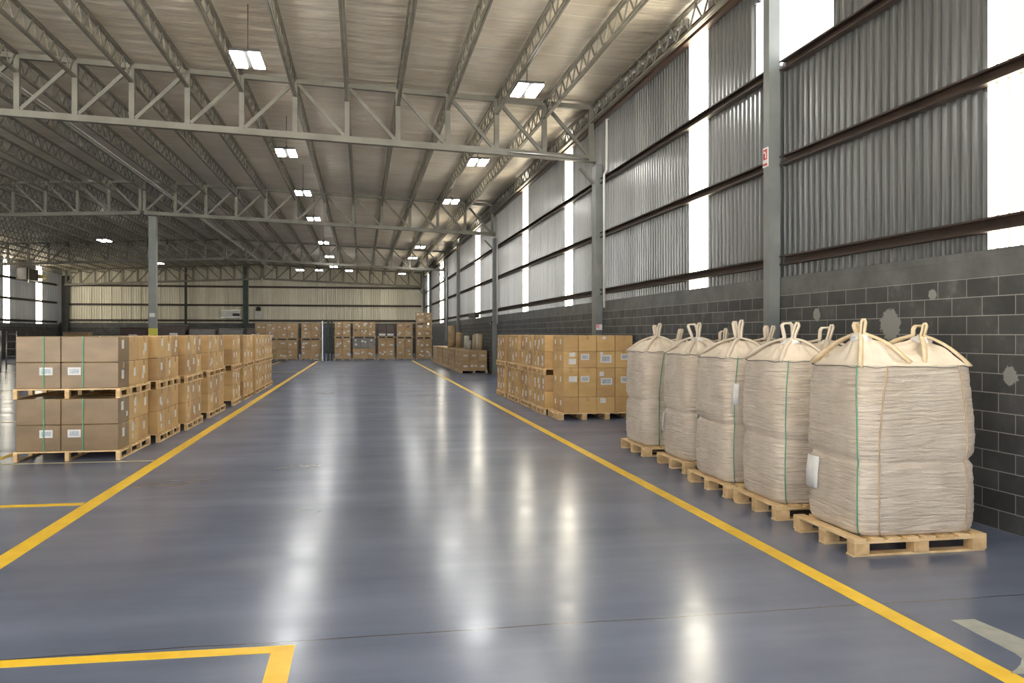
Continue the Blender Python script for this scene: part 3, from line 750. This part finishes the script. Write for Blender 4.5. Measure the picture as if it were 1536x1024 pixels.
far_load('the wide centre end wall stack', -.56, .92, 54.2, [(0, 1.42, 'grey'), (1.42, 2.48, 'k')])
far_load('the end wall stack with dark upper load', 1.03, 2.13, 54.2, [(0, 1.42, 'k'), (1.42, 2.25, 'dark')])
far_load('the end wall stack beside the tallest', 2.21, 3.3, 54.2, [(0, 1.4, 'k'), (1.4, 2.40, 'k')])
far_load('the tallest end wall stack', 3.47, 4.55, 54.2, [(0, 1.38, 'k'), (1.38, 2.3, 'k'), (2.3, 3.08, 'k')])
far_load('the wide brown stack left of the steel posts', -6.6, -3.95, 54.4, [(0, 1.3, 'k'), (1.3, 2.36, 'k')], cols=4)
far_load('the narrow brown stack beside the steel posts', -3.78, -2.55, 54.4, [(0, 1.3, 'k'), (1.3, 2.36, 'k')])
# darker loads deep behind the left stacks
DARK = [(-20.3, -18.6, 1.85, 'k'), (-16.6, -14.9, 2.15, 'dark'), (-13.9, -12.2, 2.35, 'dark'), (-12.0, -10.2, 2.1, 'grey'), (-10.0, -8.3, 2.1, 'grey'), (-8.1, -6.9, 2.2, 'dark')]
for i, (a, b, z, mk) in enumerate(DARK):
    far_pallet('wooden pallet under the %s wrapped load from the left, before the end wall' % ORD[i], a, b, 62, 63.1, 0, 'pallets deep in the left hall')
    t = thing('wrapped_load', '%s wrapped pallet load, %s from the left, behind the left stacks' % ({'k': 'brown', 'dark': 'dark brown', 'grey': 'grey brown'}[mk], ORD[i]), 'load', ((a + b) / 2, 62.55, .13), 0, 'wrapped loads deep in the left hall')
    m = {'k': M['carton_far'][0], 'dark': M['carton_dark'], 'grey': M['carton_grey']}[mk]
    link('wrapped_body', MB().box(-(b - a) / 2 + .03, (b - a) / 2 - .03, -.5, .5, 0, z - .2).mesh('wrapped body', m, bevel=.03), t)
    link('top_sheet', MB().box(-(b - a) / 2 + .01, (b - a) / 2 - .01, -.52, .52, z - .2, z - .13).mesh('top sheet', M['carton_dark' if i % 2 else 'carton_grey'], bevel=.015), t)
    link('paper_notice', MB().box(-.25, .3, -.512, -.5, z * .55, z * .55 + .34).mesh('paper notice', M['label']), t)['label'] = 'white paper notice'

# ------------------------------------------------------------------ steel posts, racks and small fittings
for i, (x, m, h, w) in enumerate(((-2.42, 'galv', 2.5, .07), (-2.27, 'blue', 2.3, .08), (-2.06, 'green_col', 2.55, .12), (-1.86, 'dark', 2.5, .1))):
    lab = ['bare galvanised upright post, left of the blue one, by end wall cartons', 'blue upright post beside the narrow brown carton stack', 'dark green upright post between the end wall carton stacks', 'black upright post touching the end wall stack left of centre'][i]
    t = thing('upright_post', lab, 'post', (x, 54.1, 0), 0)
    link('shaft', MB().box(-w / 2, w / 2, -w / 2, w / 2, .012, h).mesh('shaft', M[m]), t)
    link('foot_plate', MB().box(-w / 2 - .03, w / 2 + .03, -w / 2 - .04, w / 2 + .04, 0, .012).mesh('foot plate', M[m]), t)
def rack(label, x, y, h=1.85):
    t = thing('ladder_rack', label, 'rack', (x, y, 0))
    for dx in (-.22, .22): link('upright', MB().tube([(dx, 0, 0), (dx, 0, h)], .035, 8).mesh('upright', M['galv'], True), t)
    for k in range(5): link('rung', MB().tube([(-.22, 0, .25 + k * .36), (.22, 0, .25 + k * .36)], .022, 8).mesh('rung', M['galv'], True), t)
rack('galvanised ladder rack at the far left edge of the hall', -16.55, 41.9)
rack('galvanised ladder rack standing between left edge and nearest carton stack', -16.75, 44.2)
t = thing('mounted_heater', 'black box shaped unit heater high on the far left wall', 'heater', (-23.75, 65.6, 5.65))
link('casing', MB().box(-.35, .35, -1.2, 1.0, -.1, .75).mesh('casing', M['black'], bevel=.03), t)
link('bracket', MB().bar((.36, -.9, -.3), (.36, -.9, .7), .06).mesh('bracket', M['white']), t)
link('duct', MB().tube([(.1, 1.0, .3), (.1, 3.0, .35)], .16, 12).mesh('duct', M['yellow_pale'], True), t)
t = thing('wall_sign', 'pale blank sign board on the end wall left of the green post', 'sign', (-10.75, 73.5, 3.4))
link('board', MB().box(-.86, .7, -.05, .06, -.3, .27).mesh('board', M['white']), t)
link('dark_field', MB().box(.05, .62, -.056, -.048, -.2, 0.02).mesh('dark field', M['dark']), t)
link('frame', MB().box(-.9, .74, -.03, .07, .27, .32).box(-.9, .74, -.03, .07, -.35, -.3).mesh('frame', M['galv']), t)
t = thing('bulkhead_lamp', 'dark dome lamp with white board on end wall right of green post', 'lamp', (-8.6, 73.5, 3.45))
link('dome', MB().tube([(0, -.12, .22), (0, -.1, .3), (0, 0, .42)], .2, 12).mesh('dome', M['dark'], True), t)
link('board', MB().box(-.3, .3, -.02, .06, -.4, .1).mesh('board', M['white']), t)
t = thing('security_camera', 'black dome camera on the right wall by the third column', 'camera', (5.44, 34.75, 2.17))
me = MB(); me.tube([(0, 0, .06), (0, 0, .03), (0, 0, 0), (0, 0, -.04), (0, 0, -.06)], .075, 12); link('dome', me.mesh('dome', M['black'], True), t)
link('lens', MB().tube([(-.07, -.03, -.02), (-.09, -.04, -.03)], .025, 10).mesh('lens', M['white'], True), t)
t = thing('mounted_speaker', 'black box fixed under the fifth bright strip of right wall', 'speaker', (5.29, 39.4, 2.58))
link('casing', MB().box(-.12, .1, -1.1, 1.1, -.12, .12).mesh('casing', M['black'], bevel=.01), t)
link('arm', MB().box(.0, .1, 1.1, 1.5, .0, .08).mesh('arm', M['dark']), t)
t = thing('safety_sign', 'small white and red safety sign on the nearest wall column', 'sign', (5.319, 10.36, 3.96))
link('plate', MB().box(-.006, .006, -.07, .07, -.02, .24).mesh('plate', M['label']), t)
link('red_panel', MB().box(-.009, -.005, -.055, .055, .08, .22).mesh('red panel', M['red']), t)
link('pictogram', MB().tube([(-.0085, -.02, .10), (-.0085, -.02, .16), (-.0085, .01, .19), (-.0085, .03, .17)], .008, 6).mesh('pictogram', M['label']), t)
link('red_strip', MB().box(-.009, -.005, -.055, .055, .0, .03).mesh('red strip', M['red']), t)
t = thing('notice_plate', 'small pink and white notice on the second wall column', 'sign', (5.4, T[0] - .34, 1.8))
link('plate', MB().box(-.07, .07, -.005, .008, 0, .13).mesh('plate', M['label']), t)
link('pink_panel', MB().box(-.07, -.0, -.008, -.004, .05, .13).mesh('pink panel', M['pink']), t)

# ------------------------------------------------------------------ bulk bags
def sup(th, n):
    c, s = math.cos(th), math.sin(th)
    return (math.copysign(abs(c) ** (2 / n), c), math.copysign(abs(s) ** (2 / n), s))
def bag(label, cx, cy, hw, hd, z0, seed, peaks, cords, waist=.72, shoulder=1.47, loops=(1.84, 1.80), big=False, pouch=None, mat=0):
    """cx, cy centre; hw, hd half width and depth; peaks: (dx, dy, fabric top, loop top)"""
    rnd = random.Random(seed)
    t = thing('bulk_bag', label, 'bag', (cx, cy, z0), 0, 'bulk bags on pallets')
    NT = 144
    H = shoulder - z0; W = waist - z0
    def prof(z):
        # slack bag in two bulges with a tight waist
        if z < W:
            u = z / W; r = .955 + .045 * math.sin(PI * min(1, u * .9 + .06)) ** .7
        else:
            u = (z - W) / (H - W); r = .965 + .04 * math.sin(PI * (.06 + .8 * u)) ** .7
        if z < .05: r -= .05 * (1 - z / .05) ** 2
        return r
    NZ = 110
    zs = [H * k / NZ for k in range(NZ + 1)]
    vs = []; off = Vector((seed * 7.3, seed * 1.7, 0))
    nexp = lambda z: 7.0 - 2.6 * max(0, (z / H - .55) / .45)
    for z in zs:
        for k in range(NT):
            th = 2 * PI * (k + .5) / NT; x, y = sup(th, nexp(z)); r = prof(z)
            p = Vector((x * 1.6, y * 1.6, z * 3)) + off
            zw = W + .012 * math.sin(th * 2 + seed) + .008 * math.sin(th * 5)
            w = .016 * noise.noise(p) + .010 * noise.noise(Vector((x * 2.5, y * 2.5, z * 19)) + off) + .009 * noise.noise(Vector((x * 4, y * 4, z * 40)) + off)
            if abs(z - zw) < .05: w -= .05 * (1 - abs(z - zw) / .05) ** 1.8
            elif 0 < z - zw < .2: w += .012
            w += -.008 * math.exp(-((z - H) / .012) ** 2)
            vs.append((hw * x * (r + w), hd * y * (r + w), z))
    # gathered fabric top
    NR = 30
    for q in range(1, NR + 1):
        f = 1 - q / NR
        fr = f ** .85
        for k in range(NT):
            th = 2 * PI * (k + .5) / NT; n = 2 + 2.4 * f; x, y = sup(th, n)
            px, py = hw * x * fr * .985 * prof(H), hd * y * fr * .985 * prof(H)
            base = .115 * (1 - fr ** 2.6)
            lift = 0
            for (dx, dy, zt, _) in peaks:
                d = math.hypot((px - dx), (py - dy) * .9)
                ang = math.atan2(py - dy, px - dx)
                fold = 1 + .26 * math.sin(ang * 9 + seed) * min(1, d / .05)
                lift = max(lift, (zt - z0 - H - base) * max(0, 1 - d / (.34 * fold)) ** 1.25)
            edge = min(1, (1 - fr) / .22)
            w = .016 * noise.noise(Vector((px * 6, py * 6, seed * 2.))) + .008 * noise.noise(Vector((px * 17, py * 17, seed * 3.)))
            vs.append((px, py, H + base + (lift + w) * edge))
    fs = []; rows = len(vs) // NT
    for i in range(rows - 1):
        for k in range(NT):
            a = i * NT + k; b = i * NT + (k + 1) % NT; fs.append((a, b, b + NT, a + NT))
    fs.append(tuple(range(NT))[::-1]); fs.append(tuple((rows - 1) * NT + k for k in range(NT)))
    mi = [0] * (NZ * NT) + [1] * (len(fs) - NZ * NT - 2) + [0, 1]
    me = D.meshes.new('bag body'); me.from_pydata(vs, [], fs); me.materials.append(M['film'][mat]); me.materials.append(M['fabric'])
    for p, i in zip(me.polygons, mi): p.use_smooth = True; p.material_index = i
    link('body', me, t)
    off = Vector((seed * 7.3, seed * 1.7, 0))
    def surf(th, z, e=.006):
        x, y = sup(th, nexp(z)); r = prof(z)
        p = Vector((x * 1.6, y * 1.6, z * 3)) + off
        w = .018 * noise.noise(p) + .007 * noise.noise(Vector((x * 3.5, y * 3.5, z * 26)) + off)
        if abs(z - W) < .05: w -= .012 * (1 - abs(z - W) / .05)
        w += .004
        return Vector((hw * x * (r + w), hd * y * (r + w), z)) + Vector((x, y, 0)).normalized() * e
    def th_front(xf):   # angle on the -y face where x = xf*hw
        best = min((abs(sup(2 * PI * k / 720, 4.5)[0] - xf), k) for k in range(360, 720))
        return 2 * PI * best[1] / 720
    for xf, cm in cords:
        th = th_front(xf)
        pts = [surf(th, z) for z in [.0 + H * k / 40 for k in range(41)]]
        o = link('tie_cord', MB().tube(pts, .0055, 6).mesh('tie cord', M[cm], True), t)
        o['label'] = {'cord_g': 'green tie cord', 'cord_t': 'tan tie cord'}[cm]
    ring = [surf(2 * PI * k / 90, H - .012 + .006 * math.sin(k * .7), .004) for k in range(90)]
    link('neck_cord', MB().tube(ring, .004, 6, True).mesh('neck cord', M['cord_d'], True), t)['label'] = 'dark cord around the shoulder'
    # lifting straps: from two neighbouring corners up to a loop over each peak
    for (dx, dy, zt, zl) in peaks:
        sx = 1 if dx > 0 else -1
        for s in (-1, 1):
            c1 = Vector((sx * hw * .90, s * hd * .84, H - .01)); c2 = Vector((dx - sx * hw * .50, s * hd * .90, H + .02))
            lean = rnd.uniform(-.03, .03)
            arch = .05 if (s == 1 and (big and dx > 0 or not big and seed % 2 == 0)) else .014
            tz = zl - z0 - (.0 if s == -1 else rnd.uniform(.0, .035))
            top = Vector((dx + (-.03 if s == 1 and dx < 0 else .02) + lean, dy + s * .05, tz))
            nk = Vector((dx + lean * .4, dy + s * .04, zt - z0 + .012))
            a_, b_ = Vector((sx * (arch + .004), 0, 0)), Vector((-sx * (arch + .004), 0, 0))
            ctrl = [(c1, 7), (nk + a_ * .8, 3), (top + a_ - Vector((0, 0, .02)), 2), (top + a_ * .6, 2), (top + b_ * .6, 2), (top + b_ - Vector((0, 0, .025)), 3), (nk + b_ * .8, 7), (c2, 1)]
            path = []
            for (p, m), (q, _) in zip(ctrl, ctrl[1:]):
                for k in range(m): path.append(p.lerp(q, k / m))
            path.append(c2)
            for p in path[1:-1]:
                p += Vector((noise.noise(p * 9 + off), noise.noise(p * 9 - off), 0)) * .006
            n_ = len(path)
            for k, p in enumerate(path):
                if k < 7: p.z += .035 * math.sin(PI * k / 7)
                elif n_ - 1 - k < 7: p.z += .035 * math.sin(PI * (n_ - 1 - k) / 7)
            wd = [.058 - .026 * math.sin(PI * k / (n_ - 1)) for k in range(n_)]
            side = [(.75, -s * .5, .1)] * n_
            link('lifting_strap', MB().ribbon(path, wd, .014, side).mesh('lifting strap', M['strap'] if big else M['fabric'], True), t)['label'] = 'sewn webbing lifting loop'
        if big or rnd.random() < .45:
            mb = MB(); vv = []; n1, n2 = 20, 10
            for i in range(n2 + 1):
                ph = PI * i / n2
                for k in range(n1):
                    a = 2 * PI * k / n1; v = Vector((math.sin(ph) * math.cos(a), math.sin(ph) * math.sin(a), math.cos(ph)))
                    rr = 1 + .35 * noise.noise(v * 2.3 + off)
                    vv.append((dx + v.x * rr * .085 , dy - .01 + v.y * rr * .075, zt - z0 - .035 + v.z * rr * .05))
            ff = [(i * n1 + k, i * n1 + (k + 1) % n1, (i + 1) * n1 + (k + 1) % n1, (i + 1) * n1 + k) for i in range(n2) for k in range(n1)]
            mb.add(vv, ff); link('inner_liner', mb.mesh('inner liner', M['liner'], True), t)['label'] = 'crumpled white liner'
    if pouch:
        th0, z1, z2, wd = pouch
        mb = MB(); vv = []; n = 7
        for k in range(n):
            th = th0 + wd * (k / (n - 1) - .5)
            for e in (.014, .019):
                for zz in (z1, (z1 + z2) / 2, z2): vv.append(surf(th, zz, e))
        ff = []
        for k in range(n - 1):
            a = k * 6; b = a + 6
            ff += [(a + 3, b + 3, b + 4, a + 4), (a + 4, b + 4, b + 5, a + 5), (a, a + 1, b + 1, b), (a + 1, a + 2, b + 2, b + 1), (a, b, b + 3, a + 3), (a + 2, a + 5, b + 5, b + 2)]
        ff += [(0, 3, 4, 1), (1, 4, 5, 2), ((n - 1) * 6, (n - 1) * 6 + 1, (n - 1) * 6 + 4, (n - 1) * 6 + 3), ((n - 1) * 6 + 1, (n - 1) * 6 + 2, (n - 1) * 6 + 5, (n - 1) * 6 + 4)]
        mb.add(vv, ff); link('document_pouch', mb.mesh('document pouch', M['label'], True), t)['label'] = 'pale document pouch'
    return t
BAGS = [(3.72, 4.87, 5.82, 6.74), (3.74, 4.86, 7.07, 7.98), (3.74, 4.86, 8.13, 9.2), (3.88, 4.95, 9.62, 10.6), (3.86, 4.92, 11.08, 12.1)]
for i, (xa, xb, ya, yb) in enumerate(BAGS):
    st = ['nearest', 'second', 'third', 'fourth', 'farthest'][i]
    pallet('pale pine pallet with open slats under the %s bulk bag' % st, xa, xb, ya, yb, 0, 3, 3, 'y', 8, 'pallets under the bulk bags', H=.14)
PW, LX = -PI + .18, .0
bag('nearest bulk bag, largest, cream with tan and green tie cords, by the block wall', 4.315, 6.27, .535, .43, .145, 1,
    [(-.33, -.12, 1.71, 1.83), (.33, .04, 1.69, 1.80)], [(-.93, 'cord_g'), (-.56, 'cord_t'), (.62, 'cord_t')], big=True, pouch=(PI - .36, .27, .54, .66), mat=0)
bag('second bulk bag from the camera, cream with one green cord', 4.28, 7.52, .505, .43, .145, 2, [(-.24, -.14, 1.66, 1.82), (.24, .05, 1.64, 1.8)], [(-.78, 'cord_g')], waist=.74, mat=1)
bag('third bulk bag, middle of the row, with pouch high on its face', 4.27, 8.66, .51, .47, .145, 3, [(-.22, -.16, 1.66, 1.86), (.24, .05, 1.65, 1.8)], [(-.72, 'cord_g')], waist=.76, pouch=(-PI * .5 - .46, .82, 1.05, .22), mat=2)
bag('fourth bulk bag from the camera, cream with grey green cord', 4.40, 10.11, .485, .45, .145, 4, [(-.20, -.12, 1.66, 1.85), (.24, .05, 1.62, 1.78)], [(-.55, 'cord_g')], waist=.74, pouch=(PI - .35, .3, .55, .25), mat=0)
bag('farthest bulk bag, beside the four row carton load', 4.36, 11.6, .475, .45, .145, 5, [(-.15, -.1, 1.67, 1.86), (.24, .05, 1.62, 1.78)], [(-.35, 'cord_g')], waist=.78, mat=1)

# ------------------------------------------------------------------ light, world, camera
w = D.worlds.new('World'); bpy.context.scene.world = w; w.use_nodes = True
bg = w.node_tree.nodes['Background']; bg.inputs[0].default_value = (.93, .96, 1, 1); bg.inputs[1].default_value = 2.3
sun = D.lights.new('Sun', 'SUN'); sun.energy = 105; sun.angle = .01; sun.color = (1, .96, .89)
so = D.objects.new('Sun', sun); C.objects.link(so); so.location = (-20, 5, 40); so.rotation_euler = Vector((.5, -.35, -1)).to_track_quat('-Z', 'Y').to_euler()

cam = D.cameras.new('Camera'); co = D.objects.new('Camera', cam); C.objects.link(co)
th = math.atan((768 - 542) / 1250)
co.location = (0, 0, 1.72); co.rotation_euler = (PI / 2, 0, -th)
cam.sensor_width = 36; cam.lens = 36 * 1250 / 1536; cam.shift_y = -12 / 1536
cam.clip_start = .05; cam.clip_end = 300
sc = bpy.context.scene; sc.camera = co
sc.view_settings.view_transform = 'Standard'; sc.view_settings.look = 'None'
sc.view_settings.exposure = .13; sc.view_settings.gamma = 1
sc.cycles.use_denoising = True
sc.cycles.max_bounces = 8; sc.cycles.diffuse_bounces = 5; sc.cycles.glossy_bounces = 4
sc.cycles.sample_clamp_indirect = 8
